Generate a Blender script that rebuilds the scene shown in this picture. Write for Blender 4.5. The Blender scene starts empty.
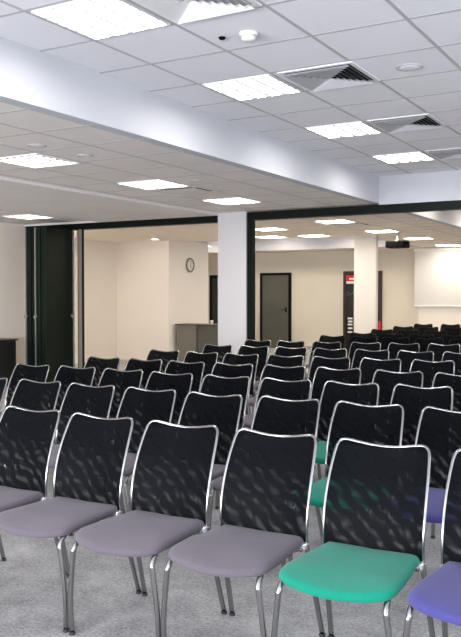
import bpy, bmesh, math, random
from mathutils import Vector
random.seed(7)
S = bpy.context.scene
C = S.collection
R = math.radians
EYE = 1.45
ZH = 3.035          # high ceiling
ZL = 2.675          # low ceiling
YP = 10.34          # partition line
XB = -3.73          # face of the ceiling step
YB = 20.3           # back wall

# ---------------------------------------------------------------- materials
def mat(name, col, rough=.6, metal=0., spec=.5):
    m = bpy.data.materials.new(name); m.use_nodes = True
    b = m.node_tree.nodes['Principled BSDF']
    b.inputs['Base Color'].default_value = (*col, 1)
    b.inputs['Roughness'].default_value = rough
    b.inputs['Metallic'].default_value = metal
    b.inputs['Specular IOR Level'].default_value = spec
    return m

def noisy(name, c1, c2, scale=8, rough=.8, detail=4, bump=0., bscale=None, spec=.3, stretch=(1, 1, 1)):
    m = mat(name, c1, rough, 0, spec); nt = m.node_tree; N = nt.nodes; L = nt.links
    b = N['Principled BSDF']
    tc = N.new('ShaderNodeTexCoord'); mp = N.new('ShaderNodeMapping'); mp.inputs['Scale'].default_value = stretch
    n = N.new('ShaderNodeTexNoise'); n.inputs['Scale'].default_value = scale; n.inputs['Detail'].default_value = detail
    r = N.new('ShaderNodeValToRGB')
    r.color_ramp.elements[0].position = .3; r.color_ramp.elements[0].color = (*c1, 1)
    r.color_ramp.elements[1].position = .7; r.color_ramp.elements[1].color = (*c2, 1)
    L.new(tc.outputs['Object'], mp.inputs[0]); L.new(mp.outputs[0], n.inputs['Vector'])
    L.new(n.outputs['Fac'], r.inputs[0]); L.new(r.outputs[0], b.inputs['Base Color'])
    if bump:
        n2 = N.new('ShaderNodeTexNoise'); n2.inputs['Scale'].default_value = bscale or scale * 6
        bp = N.new('ShaderNodeBump'); bp.inputs['Strength'].default_value = bump; bp.inputs['Distance'].default_value = .004
        L.new(mp.outputs[0], n2.inputs['Vector']); L.new(n2.outputs['Fac'], bp.inputs['Height']); L.new(bp.outputs[0], b.inputs['Normal'])
    return m

def emis(name, col, st):
    m = mat(name, (.9, .9, .9), .5); b = m.node_tree.nodes['Principled BSDF']
    b.inputs['Emission Color'].default_value = (*col, 1); b.inputs['Emission Strength'].default_value = st
    return m

M = {}
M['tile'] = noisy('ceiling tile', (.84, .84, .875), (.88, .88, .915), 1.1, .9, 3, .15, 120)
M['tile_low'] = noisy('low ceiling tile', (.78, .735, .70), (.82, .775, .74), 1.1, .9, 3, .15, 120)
M['tile_far_lamplit'] = noisy('lamplight tinted far ceiling tile', (.88, .79, .69), (.90, .81, .71), 1.1, .9, 3, .15, 120)  # same low ceiling, with the warm lamplight tinted into its colour
M['tbar'] = mat('ceiling grid bar', (.50, .50, .52), .6)
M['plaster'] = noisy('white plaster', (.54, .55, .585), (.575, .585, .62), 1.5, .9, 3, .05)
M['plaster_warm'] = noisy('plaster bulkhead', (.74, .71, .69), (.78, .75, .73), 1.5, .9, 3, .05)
M['wall'] = noisy('cream wall paint', (.85, .80, .73), (.88, .83, .76), .8, .9, 3, .05)
M['wall_back'] = noisy('beige wall paint', (.70, .65, .55), (.75, .70, .60), .6, .9, 3, .04)
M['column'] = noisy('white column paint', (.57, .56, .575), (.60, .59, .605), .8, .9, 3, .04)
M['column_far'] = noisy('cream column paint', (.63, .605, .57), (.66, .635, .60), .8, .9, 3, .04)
M['postgrey'] = mat('beige grey seal', (.23, .215, .19), .5)
M['frame'] = mat('dark green black steel', (.003, .005, .004), .5, .0, .12)
M['panel'] = noisy('dark green panel', (.002, .006, .003), (.004, .010, .005), 3, .35, 2, spec=.2, stretch=(1, 1, .1))
M['alu'] = mat('brushed aluminium', (.42, .43, .45), .35, .9)
M['chrome'] = mat('polished chrome', (.36, .36, .355), .16, 1.)
M['bracket'] = mat('bright chrome bracket', (.9, .9, .92), .25, .8)
M['rubber'] = mat('black rubber', (.02, .02, .02), .7)
M['white_metal'] = mat('white enamel metal', (.85, .85, .85), .4)
M['louvre'] = emis('faintly glowing white louvre', (1, .97, .95), .42)  # slight emission stands in for lamplight coming through the blades
M['dark'] = mat('dark void', (.01, .01, .01), .9)
M['vent'] = mat('grey vent vanes', (.55, .55, .57), .45)
M['black_plastic'] = mat('black plastic', (.002, .002, .0025), .6, 0, .05)
M['lens'] = mat('lens glass', (.02, .02, .03), .05)
M['greydoor'] = noisy('olive grey door', (.09, .088, .074), (.11, .106, .09), 2, .5, 2)
M['darkglass'] = mat('dark door glazing', (.012, .014, .012), .2)
M['redframe'] = mat('dark red brown frame', (.035, .01, .008), .5)
M['red'] = mat('red sticker', (.62, .015, .035), .5)
M['white'] = mat('white paint', (.82, .80, .76), .6)
M['screen'] = mat('projection screen white', (.70, .685, .665), .9)
M['counter'] = noisy('grey laminate', (.16, .155, .13), (.19, .18, .155), 2, .5, 2)
M['knee_shade'] = mat('knee space shade', (.09, .088, .075), .5)  # shade of the open knee space, put into the laminate colour
M['countertop'] = mat('dark worktop', (.05, .05, .045), .4)
M['deskwood'] = noisy('dark brown wood', (.035, .022, .016), (.055, .036, .026), 3, .45, 3, stretch=(1, 1, .2))
M['deskgreen'] = mat('dark green cabinet front', (.012, .014, .012), .4)
M['light_cool'] = emis('cool lamp', (1, .96, .92), 40)
M['light_mid'] = emis('neutral lamp', (1, .92, .82), 40)
M['light_warm'] = emis('warm lamp', (1, .88, .74), 35)
M['louvre_glow'] = emis('glowing reflector louvre', (1, .96, .90), 4)  # emission stands in for lamplight reflected by the blades
M['wallbase'] = mat('grey skirting', (.3, .29, .28), .6)

def floor_mat():
    m = mat('grey needle felt carpet', (.4, .4, .42), .85, 0, .3); nt = m.node_tree; N = nt.nodes; L = nt.links
    b = N['Principled BSDF']; tc = N.new('ShaderNodeTexCoord')
    n1 = N.new('ShaderNodeTexNoise'); n1.inputs['Scale'].default_value = 4; n1.inputs['Detail'].default_value = 8; n1.inputs['Roughness'].default_value = .75
    n2 = N.new('ShaderNodeTexNoise'); n2.inputs['Scale'].default_value = 70; n2.inputs['Detail'].default_value = 3
    mx = N.new('ShaderNodeMath'); mx.operation = 'MULTIPLY_ADD'; mx.inputs[1].default_value = .55
    ml = N.new('ShaderNodeMath'); ml.operation = 'MULTIPLY'; ml.inputs[1].default_value = .45
    r = N.new('ShaderNodeValToRGB')
    r.color_ramp.elements[0].position = .36; r.color_ramp.elements[0].color = (.185, .185, .19, 1)
    r.color_ramp.elements[1].position = .66; r.color_ramp.elements[1].color = (.52, .515, .51, 1)
    L.new(tc.outputs['Object'], n1.inputs['Vector']); L.new(tc.outputs['Object'], n2.inputs['Vector'])
    L.new(n2.outputs['Fac'], ml.inputs[0]); L.new(n1.outputs['Fac'], mx.inputs[0]); L.new(ml.outputs[0], mx.inputs[2])
    L.new(mx.outputs[0], r.inputs[0]); L.new(r.outputs[0], b.inputs['Base Color'])
    bp = N.new('ShaderNodeBump'); bp.inputs['Strength'].default_value = .25; bp.inputs['Distance'].default_value = .003
    L.new(n2.outputs['Fac'], bp.inputs['Height']); L.new(bp.outputs[0], b.inputs['Normal'])
    return m
M['floor'] = floor_mat()

def fabric(name, c):
    c2 = tuple(x * .86 for x in c)
    m = noisy(name, c2, c, 160, .85, 2, .25, 420, .2)
    m.node_tree.nodes['Principled BSDF'].inputs['Sheen Weight'].default_value = .15
    return m
M['lavender'] = fabric('lavender grey upholstery', (.122, .105, .126))
M['green'] = fabric('green upholstery', (.002, .225, .148))
M['blue'] = fabric('violet blue upholstery', (.064, .060, .22))

def net_mat():
    # open-weave black net: thread colour with tiny holes whose density beats in soft bands
    m = bpy.data.materials.new('black net fabric'); m.use_nodes = True; nt = m.node_tree; N = nt.nodes; L = nt.links
    b = N['Principled BSDF']; b.inputs['Base Color'].default_value = (.0025, .0032, .0045, 1)
    b.inputs['Roughness'].default_value = .5; b.inputs['Specular IOR Level'].default_value = .04
    out = N['Material Output']; tr = N.new('ShaderNodeBsdfTransparent'); mix = N.new('ShaderNodeMixShader')
    tc = N.new('ShaderNodeTexCoord'); oi = N.new('ShaderNodeObjectInfo')
    off = N.new('ShaderNodeVectorMath'); off.operation = 'ADD'
    sc = N.new('ShaderNodeVectorMath'); sc.operation = 'SCALE'; sc.inputs[3].default_value = 7.
    cmb = N.new('ShaderNodeCombineXYZ')
    L.new(oi.outputs['Random'], cmb.inputs[0]); L.new(oi.outputs['Random'], cmb.inputs[2])
    L.new(cmb.outputs[0], sc.inputs[0]); L.new(tc.outputs['Object'], off.inputs[0]); L.new(sc.outputs[0], off.inputs[1])
    w = N.new('ShaderNodeTexWave'); w.wave_type = 'BANDS'; w.bands_direction = 'DIAGONAL'
    w.inputs['Scale'].default_value = 7.5; w.inputs['Distortion'].default_value = 4.5; w.inputs['Detail'].default_value = 1.2; w.inputs['Detail Scale'].default_value = 1.6
    n = N.new('ShaderNodeTexWave'); n.wave_type = 'BANDS'; n.bands_direction = 'Z'; n.inputs['Scale'].default_value = 5; n.inputs['Distortion'].default_value = 8; n.inputs['Detail'].default_value = 1; n.inputs['Detail Scale'].default_value = 1.1
    L.new(off.outputs[0], w.inputs['Vector']); L.new(off.outputs[0], n.inputs['Vector'])
    rw = N.new('ShaderNodeMapRange'); rw.inputs[1].default_value = .45; rw.inputs[2].default_value = 1.; L.new(w.outputs['Fac'], rw.inputs[0])
    rn = N.new('ShaderNodeMapRange'); rn.inputs[1].default_value = .2; rn.inputs[2].default_value = .95; rn.inputs[3].default_value = .22; L.new(n.outputs['Fac'], rn.inputs[0])
    sep = N.new('ShaderNodeSeparateXYZ'); L.new(tc.outputs['Object'], sep.inputs[0])
    rz = N.new('ShaderNodeMapRange'); rz.inputs[1].default_value = .78; rz.inputs[2].default_value = .58; rz.inputs[3].default_value = .1; L.new(sep.outputs[2], rz.inputs[0])
    a = N.new('ShaderNodeMath'); a.operation = 'MULTIPLY'; L.new(rw.outputs[0], a.inputs[0]); L.new(rn.outputs[0], a.inputs[1])
    c = N.new('ShaderNodeMath'); c.operation = 'MULTIPLY'; L.new(a.outputs[0], c.inputs[0]); L.new(rz.outputs[0], c.inputs[1])
    d = N.new('ShaderNodeMath'); d.operation = 'MULTIPLY_ADD'; d.inputs[1].default_value = .30; d.inputs[2].default_value = .004; L.new(c.outputs[0], d.inputs[0])
    L.new(d.outputs[0], mix.inputs[0]); L.new(b.outputs[0], mix.inputs[1]); L.new(tr.outputs[0], mix.inputs[2]); L.new(mix.outputs[0], out.inputs[0])
    return m
M['net'] = net_mat()

# ---------------------------------------------------------------- mesh helpers
def obj(name, bm, m, parent=None, smooth=False, kind=None):
    bmesh.ops.recalc_face_normals(bm, faces=bm.faces)
    me = bpy.data.meshes.new(name); bm.to_mesh(me); bm.free(); me.materials.append(m)
    if smooth: me.shade_smooth()
    o = bpy.data.objects.new(name, me); C.objects.link(o)
    if parent: o.parent = parent
    if kind: o['kind'] = kind
    return o

def box(bm, x0, x1, y0, y1, z0, z1, bev=0.):
    r = bmesh.ops.create_cube(bm, size=1)
    vs = r['verts']
    for v in vs:
        v.co = Vector(((x0 + x1) / 2 + v.co.x * (x1 - x0), (y0 + y1) / 2 + v.co.y * (y1 - y0), (z0 + z1) / 2 + v.co.z * (z1 - z0)))
    if bev:
        es = list({e for v in vs for e in v.link_edges})
        bmesh.ops.bevel(bm, geom=es, offset=bev, segments=2, affect='EDGES', profile=.5)
    return bm

def bx(x0, x1, y0, y1, z0, z1, bev=0.):
    return box(bmesh.new(), x0, x1, y0, y1, z0, z1, bev)

def smooth_path(pts, sub=5):
    P = [Vector(p) for p in pts]; out = []
    for i in range(len(P) - 1):
        p0 = P[max(i - 1, 0)]; p1 = P[i]; p2 = P[i + 1]; p3 = P[min(i + 2, len(P) - 1)]
        for k in range(sub):
            t = k / sub
            out.append(.5 * ((2 * p1) + (p2 - p0) * t + (2 * p0 - 5 * p1 + 4 * p2 - p3) * t * t + (3 * p1 - p0 - 3 * p2 + p3) * t ** 3))
    out.append(P[-1]); return out

def tube(bm, pts, r, n=10, cap=True):
    pts = [Vector(p) for p in pts]; rings = []; up = None
    for i, p in enumerate(pts):
        d = (pts[min(i + 1, len(pts) - 1)] - pts[max(i - 1, 0)]).normalized()
        if up is None:
            up = Vector((0, 1, 0)) if abs(d.y) < .9 else Vector((1, 0, 0))
        a = d.cross(up).normalized(); up = a.cross(d).normalized()
        rr = r(i / (len(pts) - 1)) if callable(r) else r
        rings.append([bm.verts.new(p + (a * math.cos(2 * math.pi * k / n) + up * math.sin(2 * math.pi * k / n)) * rr) for k in range(n)])
    for A, B in zip(rings, rings[1:]):
        for k in range(n): bm.faces.new((A[k], A[(k + 1) % n], B[(k + 1) % n], B[k]))
    if cap: bm.faces.new(rings[0]); bm.faces.new(rings[-1][::-1])
    return bm

def lathe(bm, prof, n=28, at=(0, 0, 0), axis='Z'):
    rings = []
    for r, z in prof:
        ring = []
        for k in range(n):
            a = 2 * math.pi * k / n; p = (r * math.cos(a), r * math.sin(a), z)
            if axis == 'X': p = (z, r * math.cos(a), r * math.sin(a))
            if axis == 'Y': p = (r * math.cos(a), z, r * math.sin(a))
            ring.append(bm.verts.new(Vector(p) + Vector(at)))
        rings.append(ring)
    for A, B in zip(rings, rings[1:]):
        for k in range(n): bm.faces.new((A[k], A[(k + 1) % n], B[(k + 1) % n], B[k]))
    bm.faces.new(rings[0]); bm.faces.new(rings[-1][::-1])
    return bm

def thing(name, label, cat, loc=(0, 0, 0), rz=0., group=None):
    o = bpy.data.objects.new(name, None); C.objects.link(o); o.location = loc; o.rotation_euler = (0, 0, rz)
    o.empty_display_size = .1; o['label'] = label; o['category'] = cat
    if group: o['group'] = group
    return o

def struct(name, bm, m, parent=None):
    return obj(name, bm, m, parent, kind=None if parent else 'structure')

def dup(root, loc, rz, label, group=None):
    r = root.copy(); C.objects.link(r); r.location = loc; r.rotation_euler = (0, 0, rz); r['label'] = label
    if group: r['group'] = group
    for ch in list(root.children):
        c = ch.copy(); C.objects.link(c); c.parent = r
        for g in ch.children:
            d = g.copy(); C.objects.link(d); d.parent = c
    return r

# ---------------------------------------------------------------- room shell
struct('floor', bx(-14, 6, -5, YB + .2, -.1, 0), M['floor'])
# high ceiling on the right, low tiled ceiling on the left, both run on past the partition
bm = bx(XB, 6, -5, YB, ZH, ZH + .12); box(bm, -13.2, -6.1, 15.5, 19.2, ZH, ZH + .12)
struct('ceiling', bm, M['tile'])
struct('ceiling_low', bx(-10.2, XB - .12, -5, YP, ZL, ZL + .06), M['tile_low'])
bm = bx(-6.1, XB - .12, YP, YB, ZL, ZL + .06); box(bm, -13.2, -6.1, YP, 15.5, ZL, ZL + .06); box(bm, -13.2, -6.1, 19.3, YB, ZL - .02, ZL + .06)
struct('ceiling_far', bm, M['tile_far_lamplit'])
# vertical face of the ceiling step, and the header wall above the partition
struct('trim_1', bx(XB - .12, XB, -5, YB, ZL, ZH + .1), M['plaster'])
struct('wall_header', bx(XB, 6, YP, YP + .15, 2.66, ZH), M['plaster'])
# coffer faces in the far room
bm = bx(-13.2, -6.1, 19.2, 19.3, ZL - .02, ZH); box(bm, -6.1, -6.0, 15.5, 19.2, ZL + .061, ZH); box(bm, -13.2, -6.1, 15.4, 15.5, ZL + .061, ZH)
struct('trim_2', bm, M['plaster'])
# shallow plaster band along the left aisle
struct('trim_3', bx(-8.37, -6.22, -5, YP - .06, ZL - .035, ZL), M['plaster_warm'])

def grid_bars(x0, x1, xs, y0, y1, ys, z, name):
    bm = bmesh.new(); w = .012
    for x in xs: box(bm, x - w, x + w, y0, y1, z - .001, z + .002)
    for y in ys: box(bm, x0, x1, y - w, y + w, z - .0012, z + .0015)
    return struct(name, bm, M['tbar'])
ys_all = [4.0 - .03 + .6 * k for k in range(-14, 28)]
XG = [-3.285 + .6 * k for k in range(0, 15)]
grid_bars(XB, 5.8, XG, -4.8, YP, [y for y in ys_all if y < YP - .1], ZH, 'trim_4')
grid_bars(XB, 5.8, XG, YP + .15, YB, [y for y in ys_all if YP + .3 < y < YB - .1], ZH, 'trim_5')
XL = [-4.93 + .6 * k for k in range(-2, 3) if -4.93 + .6 * k < XB]
grid_bars(-6.22, XB, XL, -4.8, YP - .06, [y for y in ys_all if y < YP - .1], ZL, 'trim_6')
grid_bars(-10.1, -8.37, [-9.85, -9.25, -8.65], -4.8, YP - .06, [y for y in ys_all if y < YP - .1], ZL, 'trim_7')
grid_bars(-6.0, XB, XL[1:], YP + .1, YB, [y for y in ys_all if YP + .1 < y < YB - .1], ZL, 'trim_8')


# walls
struct('wall_left', bx(-10.22, -10.1, -5, YP + .1, 0, ZL + .05), M['wall'])
bm = bx(-11.77, -11.65, YP, 14.85, 0, ZL + .05); box(bm, -11.65, -10.22, YP, YP + .1, 0, ZL + .05)
struct('wall_left_far', bm, M['wall'])
struct('wall_closet', bx(-11.77, -10.2, 14.85, 16.5, 0, ZL + .03), M['wall'])
struct('wall_left_rear', bx(-13.3, -13.18, 14.9, YB, 0, ZH), M['wall'])
struct('wall_back', bx(-13.3, 2.1, YB, YB + .15, 0, ZH + .1), M['wall_back'])
struct('wall_screen', bx(-6.22, 2, YB - .14, YB, 0, ZL - .001), M['wall'])
struct('wall_right', bx(2, 2.12, YP + .15, YB, 0, ZH + .05), M['wall'])  # unseen; added to keep cool sky light out of the far room
struct('baseboard_left', bx(-10.1, -10.085, -5, YP, 0, .08), M['wallbase'])
struct('baseboard_back', bx(-13.1, -6.22, YB - .015, YB, 0, .08), M['wallbase'])
# columns
bm = bx(-6.206, -5.732, YP - .03, YP + .19, 0, ZL); struct('column', bm, M['column']).name = 'wall_column'
struct('wall_column_far', bx(-6.2, -5.73, 15.72, 15.84, 0, ZL), M['column_far'])

# partition header and posts
struct('trim_9', bx(-10.08, -6.21, YP, YP + .14, 2.545, 2.642), M['frame'])
struct('trim_11', bx(-5.73, 2.5, YP, YP + .14, 2.55, 2.66), M['frame'])
struct('trim_12', bx(-5.728, -5.62, YP + .001, YP + .05, 0, 2.549), M['frame'])
bm = bx(-8.93, -8.915, YP + .01, YP + .05, 0, 2.544)
struct('trim_13', bm, M['frame'])
struct('trim_14', bx(-8.915, -8.84, YP + .01, YP + .05, 0, 2.544), M['postgrey'])
struct('trim_15', bx(-8.84, -8.825, YP + .01, YP + .05, 0, 2.544), M['frame'])
bm = bx(-10.08, -6.21, YP - .03, YP + .16, 2.6425, ZL); struct('trim_16', bm, M['plaster_warm'])

# folded-up partition leaves parked against the left end of the track
fp = thing('folding_partition', 'dark green folding wall panels stacked at the left end of the opening', 'partition', (-9.2, YP - .35, 0))
xs = [(-.22, -.125), (-.115, -.025), (-.015, .075), (.085, .215)]
for i, (a, b) in enumerate(xs):
    p = obj('panel', bx(a + .004, b - .004, -.33, .33, .012, 2.54, .004), M['panel'], fp)
    obj('edge_profile', bx(a, a + .022, -.345, -.325, .012, 2.54), M['alu'] if i in (0, 2) else M['panel'], p)
    if i in (0, 2):
        hb = bmesh.new(); tube(hb, [(a + .03, -.345, 1.13), (a + .03, -.385, 1.13), (a + .03, -.39, 1.10)], .011)
        lathe(hb, [(.022, -.352), (.022, -.342)], 16, (a + .03, 0, 1.13), 'Y'); hb.verts.ensure_lookup_table()
        obj('handle', hb, M['alu'], p)
    if i == 3:
        obj('edge_profile', bx(b - .012, b + .006, .31, .335, .012, 2.54), M['bracket'], p)
        hb = bmesh.new(); tube(hb, [(b, .27, 1.13), (b + .04, .27, 1.13), (b + .045, .24, 1.10)], .011)
        lathe(hb, [(.022, b - .006), (.022, b + .004)], 16, (0, .27, 1.13), 'X')
        obj('handle', hb, M['alu'], p)

# ---------------------------------------------------------------- ceiling lights
def make_light(label, emi, loc, lou=True, para=False, s=.555, group='square recessed ceiling lights'):
    t = thing('ceiling_light', label, 'ceiling light', loc, 0, group)
    h = s / 2; f = bmesh.new()
    for a in ((-h, h, -h, -h + .014), (-h, h, h - .014, h), (-h, -h + .014, -h + .014, h - .014), (h - .014, h, -h + .014, h - .014)):
        box(f, *a, -.012, .0)
    obj('frame', f, M['white_metal'], t)
    k = h - .014
    obj('diffuser', bx(-k, k, -k, k, -.002, .002 - .003), M['wallbase'] if para else emi, t)
    if para:
        l = bmesh.new(); q = 2 * k / 6
        for i in range(7):
            w_ = .007; c_ = max(-k + w_, min(k - w_, -k + q * i))
            box(l, -k, k, c_ - w_, c_ + w_, -.006, -.0045); box(l, c_ - w_, c_ + w_, -k, k, -.0065, -.004)
        obj('louvre', l, M['louvre_glow'], t)
    elif lou:
        l = bmesh.new()
        for i in range(1, 6): box(l, -k, k, -k + 2 * k * i / 6 - .012, -k + 2 * k * i / 6 + .012, -.011, -.0035)
        for i in range(1, 4): box(l, -k + 2 * k * i / 4 - .02, -k + 2 * k * i / 4 + .02, -k, k, -.0115, -.003)
        obj('louvre', l, M['louvre'], t)
    return t
LX = -2.975
lows = [(LX, 3.67, 'nearest one, large at the top left'), (LX, 5.465, 'in the high ceiling, second from the camera'),
        (LX, 7.275, 'in the high ceiling, third from the camera'), (LX, 9.05, 'in the high ceiling just before the white header')]
for x, y, d in lows: make_light('square louvred ceiling light ' + d, M['light_cool'], (x, y, ZH))
low2 = [(-5.23, 5.5, 'at the left edge over the aisle'), (-5.21, 7.29, 'in the low ceiling beside a slot vent'), (-5.24, 9.06, 'in the low ceiling above the white column'),
        (-8.98, 9.28, 'in the far left corner near the folded partition'), (-8.98, 7.3, 'added out of view to brighten the left wall, by the plaster band'), (-8.98, 5.3, 'added out of view to brighten the left wall, nearer the camera')]  # last two are unseen fixtures added to brighten the left wall
for x, y, d in low2: make_light('square louvred ceiling light ' + d, M['light_mid'], (x, y, ZL), True, 'left edge' in d or 'far left' in d)
far = [(-5.22, 12.4, 'beyond the partition, first past the header'), (-5.24, 14.7, 'beyond the partition, left of the projector'),
       (-5.22, 16.9, 'beyond the partition, just right of the projector'), (-5.3, 19.5, 'beyond the partition, farthest, above the projection screen'),
       (-6.85, 13.2, 'beyond the partition, nearer one left of the far column'), (-6.82, 15.1, 'at the coffer edge left of the far column'),
       (-7.72, 14.95, 'at the coffer edge above the grey door'), (-10.5, 11.05, 'added unseen behind the folded partition to brighten the clock wall'), (-11.35, 12.2, 'added unseen farther behind the folded partition for the clock wall')]  # last two are hidden fixtures added to lift the clock wall
for x, y, d in far: make_light('warm square ceiling light ' + d, M['light_warm'], (x, y, ZL), False, s=.52)
for x in (-7.4, -9.4, -11.4): 
    t = make_light('warm square light inside the raised coffer in the far room', M['light_warm'], (x, 18.4, ZH), False, s=.52)
for y in (12.4, 14.7, 17.0): make_light('cool square light in the high ceiling beyond the partition', M['light_warm'], (LX, y, ZH), False)

for x, y, d in ((-10.18, 14.3, 'above the cream corner beyond the partition'), (-10.5, 17.0, 'past the end of the clock wall')):
    t = thing('downlight', 'small round warm downlight ' + d, 'downlight', (x, y, ZL if y < 15 else ZL))
    obj('rim', lathe(bmesh.new(), [(.10, 0), (.10, -.006), (.075, -.009), (.075, -.003)], 28), M['white_metal'], t, True)
    obj('lamp', lathe(bmesh.new(), [(.074, -.001), (.074, -.004), (.01, -.005)], 28), M['light_warm'], t)

# ---------------------------------------------------------------- vents and small ceiling devices
def vent(label, loc, s=.56, white=False):
    t = thing('ceiling_vent', label, 'air vent', loc, 0, 'square air diffusers')
    h = s / 2; f = bmesh.new()
    for a in ((-h, h, -h, -h + .03), (-h, h, h - .03, h), (-h, -h + .03, -h + .03, h - .03), (h - .03, h, -h + .03, h - .03)):
        box(f, *a, -.008, 0)
    obj('frame', f, M['white_metal'], t)
    obj('backing', bx(-h + .03, h - .03, -h + .03, h - .03, -.001, -.0005), M['dark'] if not white else M['vent'], t)
    v = bmesh.new(); n = 7
    for i in range(n):
        a = (h - .03) * (1 - i / n); b = a - .022
        q = [[v.verts.new((sx * k, sy * k, z)) for sx, sy in ((-1, -1), (1, -1), (1, 1), (-1, 1))] for k, z in ((a, -.026), (b, -.006))]
        for k in range(4): v.faces.new((q[0][k], q[0][(k + 1) % 4], q[1][(k + 1) % 4], q[1][k]))
    obj('vanes', v, M['white_metal'] if white else M['vent'], t)
    return t
vent('white square air diffuser beside the nearest ceiling light', (-2.375, 3.67, ZH), white=True)
vent('grey square air vent with dark slots beside the second light', (-2.35, 5.47, ZH))
vent('grey square air vent with dark slots beside the third light', (-2.36, 7.28, ZH))
vent('grey square air vent beside the last light before the header', (-2.36, 9.05, ZH))

def slot_vent(label, x, y, z):
    t = thing('slot_vent', label, 'air vent', (x, y, z), 0, 'slot vents in the low ceiling')
    obj('plate', bx(-.27, .27, -.27, .27, -.008, -.003, .002), M['tile_low'], t)
    for a in ((-.24, .20, -.235, -.20), (.205, .235, -.17, .16)):
        obj('slot', bx(*a, -.011, -.0081), M['dark'], t)
    return t
slot_vent('flat ceiling plate with two dark slots in the low ceiling', -5.16, 7.90, ZL)
slot_vent('flat slotted ceiling plate just beyond the partition header', -5.18, 13.05, ZL)

sd = thing('smoke_detector', 'small round white smoke detector on the high ceiling', 'smoke detector', (-2.39, 4.33, ZH))
obj('base', lathe(bmesh.new(), [(.055, 0), (.055, -.014), (.05, -.018)]), M['white_metal'], sd, True)
obj('dome', lathe(bmesh.new(), [(.042, -.018), (.044, -.034), (.036, -.046), (.012, -.05)]), M['white'], sd, True)
obj('slot_ring', lathe(bmesh.new(), [(.0435, -.0215), (.0445, -.0215), (.0448, -.027), (.0435, -.027)]), M['vent'], sd, True)
sn = obj('ceiling_sensor', lathe(bmesh.new(), [(.022, 0), (.022, -.006), (.014, -.014), (.004, -.016)], 20, (-2.57, 4.32, ZH)), M['black_plastic'], None, True)
sn['label'] = 'tiny black sensor button on the high ceiling left of the smoke detector'; sn['category'] = 'sensor'
def speaker(label, x, y, z, r=.095):
    t = thing('ceiling_speaker', label, 'speaker', (x, y, z), 0, 'round flush ceiling speakers')
    obj('rim', lathe(bmesh.new(), [(r, 0), (r, -.005), (r - .012, -.008), (r - .014, -.004)], 32), M['tbar'], t, True)
    obj('grille', lathe(bmesh.new(), [(r - .014, -.001), (r - .014, -.005), (r * .4, -.007)], 32), M['tile'] if z > 2.8 else M['tile_low'], t, True)
speaker('round flush speaker in the high ceiling at upper right', -1.78, 5.53, ZH)
speaker('round flush speaker in the low ceiling above the left edge light', -4.70, 4.96, ZL, .075)
speaker('round flush speaker in the low ceiling right of the left edge light', -4.67, 5.52, ZL, .07)
speaker('round flush speaker in the low ceiling near the slot vent', -4.66, 7.30, ZL, .07)

# ---------------------------------------------------------------- far doors
def door(n, x0, x1, ztop, leaf, frame, handle=True, inset=.05):
    f = bmesh.new(); y = YB
    box(f, x0, x0 + .07, y - .06, y, 0, ztop); box(f, x1 - .07, x1, y - .06, y, 0, ztop); box(f, x0 + .07, x1 - .07, y - .06, y, ztop - .07, ztop)
    d = obj('door_%d' % n, f, frame, None, kind='structure')
    obj('leaf', bx(x0 + .07, x1 - .07, y - .04, y - .005, .01, ztop - .07), leaf, d)
    if handle:
        hb = bmesh.new(); tube(hb, [(x1 - .15, y - .04, 1.07), (x1 - .15, y - .09, 1.07), (x1 - .26, y - .09, 1.07)], .012)
        box(hb, x1 - .17, x1 - .13, y - .05, y - .04, 1.0, 1.15)
        obj('handle', hb, M['frame'], d)
    return d
door(1, -10.8, -9.84, 2.10, M['greydoor'], M['frame'])
door(2, -8.29, -7.22, 2.11, M['darkglass'], M['redframe'])
door(3, -12.47, -11.6, 2.06, M['darkglass'], M['frame'], False)
def sign(name, label, cat, x0, x1, z0, z1, m, y=YB - .043):
    o = obj(name, bx(x0, x1, y - .006, y, z0, z1), m); o['label'] = label; o['category'] = cat; return o
s1 = sign('door_notice', 'red and white notice at the top of the dark far door', 'notice', -8.21, -7.98, 1.86, 2.0, M['red'])
obj('white_text_block', bx(-8.12, -7.99, YB - .051, YB - .0495, 1.89, 1.93), M['white'], s1)
obj('white_text_block', bx(-8.20, -7.99, YB - .0555, YB - .0495, 1.78, 1.845), M['white'], s1)
nt_ = bmesh.new()
for k, z in enumerate((.86, .78, .70, .60, .50)): box(nt_, -8.16 + .01 * (k % 2), -8.03, YB - .051, YB - .044, z - .025, z + .02)
o = obj('posted_schedule', nt_, M['white']); o['label'] = 'column of small white stickers low on the left of the dark far door'; o['category'] = 'stickers'
# white scribble-like lettering across the glazing
bm = bmesh.new()
for k in range(5):
    xx = -8.19 + k * .05
    tube(bm, [(xx, YB - .045, 1.50 + .03 * (k % 2)), (xx + .02, YB - .045, 1.57 - .02 * (k % 3)), (xx + .04, YB - .045, 1.51)], .004, 5)
tube(bm, [(-8.19, YB - .045, 1.46), (-8.05, YB - .045, 1.50), (-8.0, YB - .045, 1.56)], .004, 5)
o = obj('glass_lettering', bm, M['counter']); o['label'] = 'faint grey handwriting-like lettering on the dark far door glazing'; o['category'] = 'lettering'
o = sign('red_sticker', 'plain red sticker at lower right of the dark far door', 'sticker', -7.42, -7.24, .56, .80, M['red'], YB - .061)

# ---------------------------------------------------------------- projection screen, projector, clock
sc = thing('projection_screen', 'white wall projection screen pulled down on the far right wall', 'projection screen', (-6.3, YB - .2, 0))
obj('screen_sheet', bx(0, 3.2, 0, .012, 1.22, 2.60), M['screen'], sc)
obj('case', bx(-.03, 3.23, -.03, .058, 2.58, 2.65, .008), M['white_metal'], sc)
obj('bottom_bar', bx(0, 3.2, -.012, .024, 1.19, 1.225, .006), M['white_metal'], sc)

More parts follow.
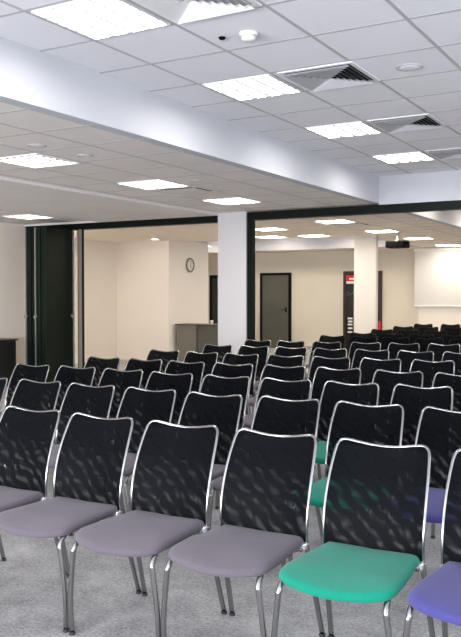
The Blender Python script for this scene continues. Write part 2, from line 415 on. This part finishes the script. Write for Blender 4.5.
pj = thing('ceiling_projector', 'black projector hanging from the low ceiling beyond the partition', 'projector', (-5.04, 15.0, ZL))
obj('body', bx(-.19, .19, -.17, .17, -.31, -.18, .02), M['black_plastic'], pj)
obj('mount', lathe(bmesh.new(), [(.06, 0), (.06, -.02), (.02, -.03), (.02, -.15), (.06, -.165), (.06, -.182)], 20), M['alu'], pj, True)
obj('lens', lathe(bmesh.new(), [(.045, .17), (.045, .20), (.035, .205), (.03, .19)], 20, (.1, 0, -.235), 'Y'), M['lens'], pj, True)
obj('side_knob', bx(.19, .21, -.05, .08, -.25, -.20, .005), M['black_plastic'], pj)

ck = thing('wall_clock', 'round white wall clock with a grey rim on the cream wall', 'clock', (-10.2, 15.69, 2.16))
obj('rim', lathe(bmesh.new(), [(.165, 0), (.168, .02), (.155, .035), (.138, .03), (.138, .012)], 40, (0, 0, 0), 'X'), M['counter'], ck, True)
obj('face', lathe(bmesh.new(), [(.14, .001), (.14, .014), (.01, .0145)], 40, (0, 0, 0), 'X'), M['white'], ck)
tk = bmesh.new()
for k in range(12):
    a = math.pi / 6 * k; c_, s_ = math.sin(a), math.cos(a)
    tube(tk, [(.017, c_ * .108, s_ * .108), (.017, c_ * .128, s_ * .128)], .004, 5)
obj('hour_marks', tk, M['black_plastic'], ck)
obj('hour_hand', tube(bmesh.new(), [(.019, 0, 0), (.019, .035, -.055)], .006, 6), M['black_plastic'], ck)
obj('minute_hand', tube(bmesh.new(), [(.021, 0, 0), (.021, .02, .10)], .004, 6), M['black_plastic'], ck)

# ---------------------------------------------------------------- counter behind the column, and the desk at left
ct = thing('reception_counter', 'grey laminate counter with a dark top below the clock', 'counter', (-10.14, 15.0, 0))
obj('front_panel', bx(.03, .53, .03, .45, 0, .81), M['counter'], ct)
obj('recess', bx(.531, 1.5, .08, .45, 0, .81), M['knee_shade'], ct)
obj('worktop', bx(0, 1.6, -.02, .5, .81, .835, .005), M['countertop'], ct)
o = obj('paper_cup', lathe(bmesh.new(), [(.028, 0), (.036, .085), (.038, .09), (.034, .088), (.027, .01)], 20, (-9.22, 15.06, .836)), M['white'], None, True)
o['label'] = 'small white paper cup standing on the grey counter'; o['category'] = 'cup'
dk = thing('side_cabinet', 'low dark brown cabinet against the left wall before the folded partition', 'cabinet', (-9.86, 8.9, 0))
obj('carcass', bx(-.21, .19, -.78, .78, .06, .73, .004), M['deskwood'], dk)
obj('top', bx(-.23, .23, -.8, .8, .73, .755, .004), M['deskwood'], dk)
obj('plinth', bx(-.19, .16, -.75, .75, 0, .06), M['dark'], dk)
for a, b in ((-.77, -.005), (.005, .77)):
    d = obj('door', bx(.19, .207, a, b, .08, .72, .003), M['deskgreen'], dk)
    obj('handle', bx(.207, .22, (b if a < 0 else a + .14) - .10, (b if a < 0 else a + .14) - .04, .58, .60), M['alu'], d)
o = obj('wall_socket', bx(-8.0, -7.92, 14.842, 14.85, .30, .38, .003), M['white_metal']) if 0 else None

# ---------------------------------------------------------------- chairs
def side_pts(s):
    return [(s * .206, -.125, .42), (s * .207, -.128, .50), (s * .208, -.112, .60), (s * .206, -.078, .70), (s * .199, -.030, .80)]
def leg_rear(s):
    return tube(bmesh.new(), smooth_path([(s * .206, -.125, .43), (s * .207, -.116, .38), (s * .216, -.055, .18), (.223 * s, -.004, .012)], 4), .0115, 12)
def leg_front(s):
    return tube(bmesh.new(), smooth_path([(s * .2, -.13, .412), (s * .168, -.22, .414), (s * .162, -.34, .414), (s * .178, -.46, .410), (s * .2, -.515, .402), (s * .203, -.538, .375), (s * .208, -.54, .34), (s * .228, -.534, .16), (s * .225, -.528, .012)], 4), .0115, 12)
def cap_foot(x, y):
    return lathe(bmesh.new(), [(.0135, 0), (.0145, .004), (.0125, .012)], 14, (x, y, 0))

def back_frame():
    L_ = side_pts(-1) + [(-.190, -.008, .838), (-.166, .002, .852), (-.12, .008, .846), (-.06, .016, .836), (0, .02, .832)]
    R_ = [(-x, y, z) for x, y, z in L_[:-1]][::-1]
    pts = smooth_path(L_ + R_, 4)
    return tube(bmesh.new(), pts, .0064, 12)
def net():
    bm = bmesh.new(); nx, nz = 18, 22; rows_ = []
    prof = [(.205, -.125, .43), (.206, -.128, .50), (.207, -.112, .60), (.205, -.078, .70), (.198, -.030, .80), (.188, -.008, .836)]
    pp = smooth_path(prof, 6)
    for j in range(nz + 1):
        t = j / nz * (len(pp) - 1); i = min(int(t), len(pp) - 2); p = pp[i].lerp(pp[i + 1], t - i)
        row = []
        for k in range(nx + 1):
            u = -1 + 2 * k / nx; q = 1 - u * u
            ztop = .832 + .016 * min(1, abs(u) ** 1.2) if abs(u) < .88 else .848 - (abs(u) - .88) * .09
            zz = p.z + (ztop - pp[-1].z) * (j / nz) ** 6
            bow = .012 + .02 * math.sin(math.pi * min(1, j / nz * 1.0))
            row.append(bm.verts.new((u * p.x, p.y + q * bow + (.006 if j == nz else 0), zz)))
        rows_.append(row)
    for A, B in zip(rows_, rows_[1:]):
        for k in range(nx): bm.faces.new((A[k], A[k + 1], B[k + 1], B[k]))
    return bm
def seat():
    # upholstered pad: rounded outline, bulged front, rolled edge
    out = [(-.188, -.118), (-.10, -.108), (0, -.106), (.10, -.108), (.188, -.118), (.203, -.20), (.216, -.32), (.224, -.43), (.223, -.49), (.206, -.532), (.15, -.562), (.07, -.576), (0, -.580),
           (-.07, -.576), (-.15, -.562), (-.206, -.532), (-.223, -.49), (-.224, -.43), (-.216, -.32), (-.203, -.20)]
    P = smooth_path([(x, y, 0) for x, y in out] + [(out[0][0], out[0][1], 0)], 3)[:-1]
    c = Vector((0, -.37, 0)); bm = bmesh.new(); rings = []
    def dz(p):
        f = (-(p.y) - .45) / .14      # front falls away
        return -.022 * max(0, f) ** 2 - .006 * (1 - min(1, abs(p.x) / .2)) + .003 * max(0, (p.y + .25) / .1)
    for sc_, z in ((.93, .415), (.975, .418), (1.0, .428), (.99, .440), (.955, .449), (.88, .453), (.6, .453), (.3, .452)):
        rings.append([bm.verts.new((c.x + (p.x - c.x) * sc_, c.y + (p.y - c.y) * sc_, z + dz(p) * (1 if sc_ > .85 else sc_))) for p in P])
    n = len(P)
    for A, B in zip(rings, rings[1:]):
        for k in range(n): bm.faces.new((A[k], A[(k + 1) % n], B[(k + 1) % n], B[k]))
    bm.faces.new(rings[0]); bm.faces.new(rings[-1][::-1])
    return bm

def make_chair(fab, small=False, dark=False):
    M_ch = M['frame'] if dark else M['chrome']  # far rows: dim light on the chrome painted as black frames
    t = thing('conference_chair', '', 'chair', (0, 0, 0))
    obj('seat', seat(), M[fab], t, True)
    obj('backrest', net(), M['net'], t, True)
    obj('back_frame', back_frame(), M_ch, t, True)
    for s in (-1, 1):
        a = obj('leg', leg_front(s), M['chrome'], t, True); b = obj('leg', leg_rear(s), M['chrome'], t, True)
        if not small:
            obj('foot_cap', cap_foot(s * .225, -.528), M['rubber'], a); obj('foot_cap', cap_foot(.223 * s, -.004), M['rubber'], b)
        obj('bracket', bx(s * .2 - .012, s * .2 + .012, -.155, -.115, .404, .432, .006), M['bracket'], t)
    obj('cross_bar', tube(bmesh.new(), [(-.2, -.16, .408), (.2, -.16, .408)], .008, 8), M['chrome'], t, True)
    return t

protos = {}
ORD = ['leftmost', 'second from the left', 'third from the left', 'fourth from the left', 'fifth from the left', 'sixth from the left', 'seventh from the left', 'eighth from the left', 'ninth from the left']
ROWS = [
 ('the front row', [(-3.065, 3.20), (-2.58, 3.18), (-2.098, 3.17), (-1.615, 3.17), (-1.12, 3.17), (-.638, 3.17)]),
 ('the second row', [(-4.53, 4.27), (-4.03, 4.29), (-3.56, 4.27), (-3.09, 4.27), (-2.54, 4.24), (-2.11, 4.28), (-1.60, 4.29), (-1.10, 4.30)]),
 ('the third row', [(-5.05, 5.27), (-4.56, 5.29), (-4.09, 5.29), (-3.57, 5.24), (-3.07, 5.24), (-2.58, 5.25), (-2.07, 5.27), (-1.62, 5.32)]),
 ('the fourth row', [(-5.04, 6.24), (-4.57, 6.25), (-4.05, 6.21), (-3.56, 6.23), (-3.11, 6.26), (-2.63, 6.28), (-2.09, 6.28), (-1.60, 6.28)]),
 ('the fifth row', [(-5.14, 7.40), (-4.61, 7.34), (-4.08, 7.32), (-3.64, 7.37), (-3.14, 7.38), (-2.67, 7.44), (-2.16, 7.48)]),
 ('the sixth row', [(-5.10, 8.55), (-4.63, 8.57), (-4.14, 8.59), (-3.66, 8.60), (-3.19, 8.63), (-2.72, 8.66), (-2.24, 8.70)]),
 ('the seventh row', [(-5.18, 9.74), (-4.69, 9.76), (-4.22, 9.83), (-3.79, 9.96), (-3.29, 10.02), (-2.83, 10.10)]),
 ('the first row beyond the partition', [(-4.83, 11.39), (-4.33, 11.39), (-3.83, 11.40), (-3.33, 11.42), (-2.90, 11.42)]),
 ('the second row beyond the partition', [(-4.79, 12.52), (-4.30, 12.52), (-3.80, 12.52), (-3.30, 12.52)]),
 ('the third row beyond the partition', [(-4.97, 14.02), (-4.47, 14.02), (-3.97, 14.02), (-3.60, 14.6)]),
 ('the fourth row beyond the partition', [(-5.11, 15.6), (-4.61, 15.6), (-4.11, 15.6)]),
 ('the back row of the far room', [(-5.19, 17.2), (-4.63, 17.3)]),
]
SEAT = {(0, 4): 'green', (0, 5): 'blue', (1, 6): 'green', (1, 7): 'blue', (2, 6): 'green'}
SN = {'lavender': 'lavender', 'green': 'bright green', 'blue': 'violet blue'}
for r, (rn, lst) in enumerate(ROWS):
    xs_ = [x for x, y in lst]
    for _ in range(40):
        for k in range(len(xs_) - 1):
            g = .488 - (xs_[k + 1] - xs_[k])
            if g > 0: xs_[k] -= g / 2; xs_[k + 1] += g / 2
    lst = [(xx, y) for xx, (x, y) in zip(xs_, lst)]
    for k, (x, y) in enumerate(lst):
        fab = SEAT.get((r, k), 'lavender'); key = (fab, r > 3, r > 6)
        place = ORD[k] if k < len(lst) - 1 else 'rightmost'
        if r < 3: lab = 'black mesh chair with %s seat in %s, %s' % (SN[fab], rn, place)
        else: lab = 'black mesh-back chair in %s, %s' % (rn, place)
        grp = 'rows of black mesh chairs' if r < 7 else 'black mesh chairs beyond the partition'
        rz = R(random.uniform(-.5, .5))
        if key not in protos:
            t = make_chair(fab, r > 3, r > 6); protos[key] = t
            t.location = (x, y, 0); t.rotation_euler = (0, 0, rz); t['label'] = lab; t['group'] = grp
        else:
            dup(protos[key], (x, y, 0), rz, lab, grp)

# ---------------------------------------------------------------- light
w = bpy.data.worlds.new('world'); S.world = w; w.use_nodes = True
bg = w.node_tree.nodes['Background']; bg.inputs[0].default_value = (.90, .94, 1.0, 1); bg.inputs[1].default_value = 1.45
def area(name, loc, rot, sx, sy, col, p):
    l = bpy.data.lights.new(name, 'AREA'); l.shape = 'RECTANGLE'; l.size = sx; l.size_y = sy; l.color = col; l.energy = p
    o = bpy.data.objects.new(name, l); C.objects.link(o); o.location = loc; o.rotation_euler = rot; return o
# daylight from the window side, to the right
area('window_daylight', (5.5, 3, 1.9), (0, R(90), 0), 2.0, 9, (.86, .91, 1.0), 180)
area('ceiling_fill', (-3, -4.6, 1.0), (R(115), 0, 0), 9, 1.4, (.92, .94, 1.0), 1150)  # unseen uplight added to brighten the ceiling

# ---------------------------------------------------------------- camera
cam = bpy.data.cameras.new('camera'); co = bpy.data.objects.new('camera', cam); C.objects.link(co)
cam.sensor_fit = 'HORIZONTAL'; cam.sensor_width = 36; cam.lens = 813.1 / 461 * 36; cam.clip_start = .05
co.location = (0, 0, EYE); co.rotation_euler = (math.pi / 2 - .0275, 0, .5263)
S.camera = co
S.view_settings.view_transform = 'Standard'
S.view_settings.look = 'None'
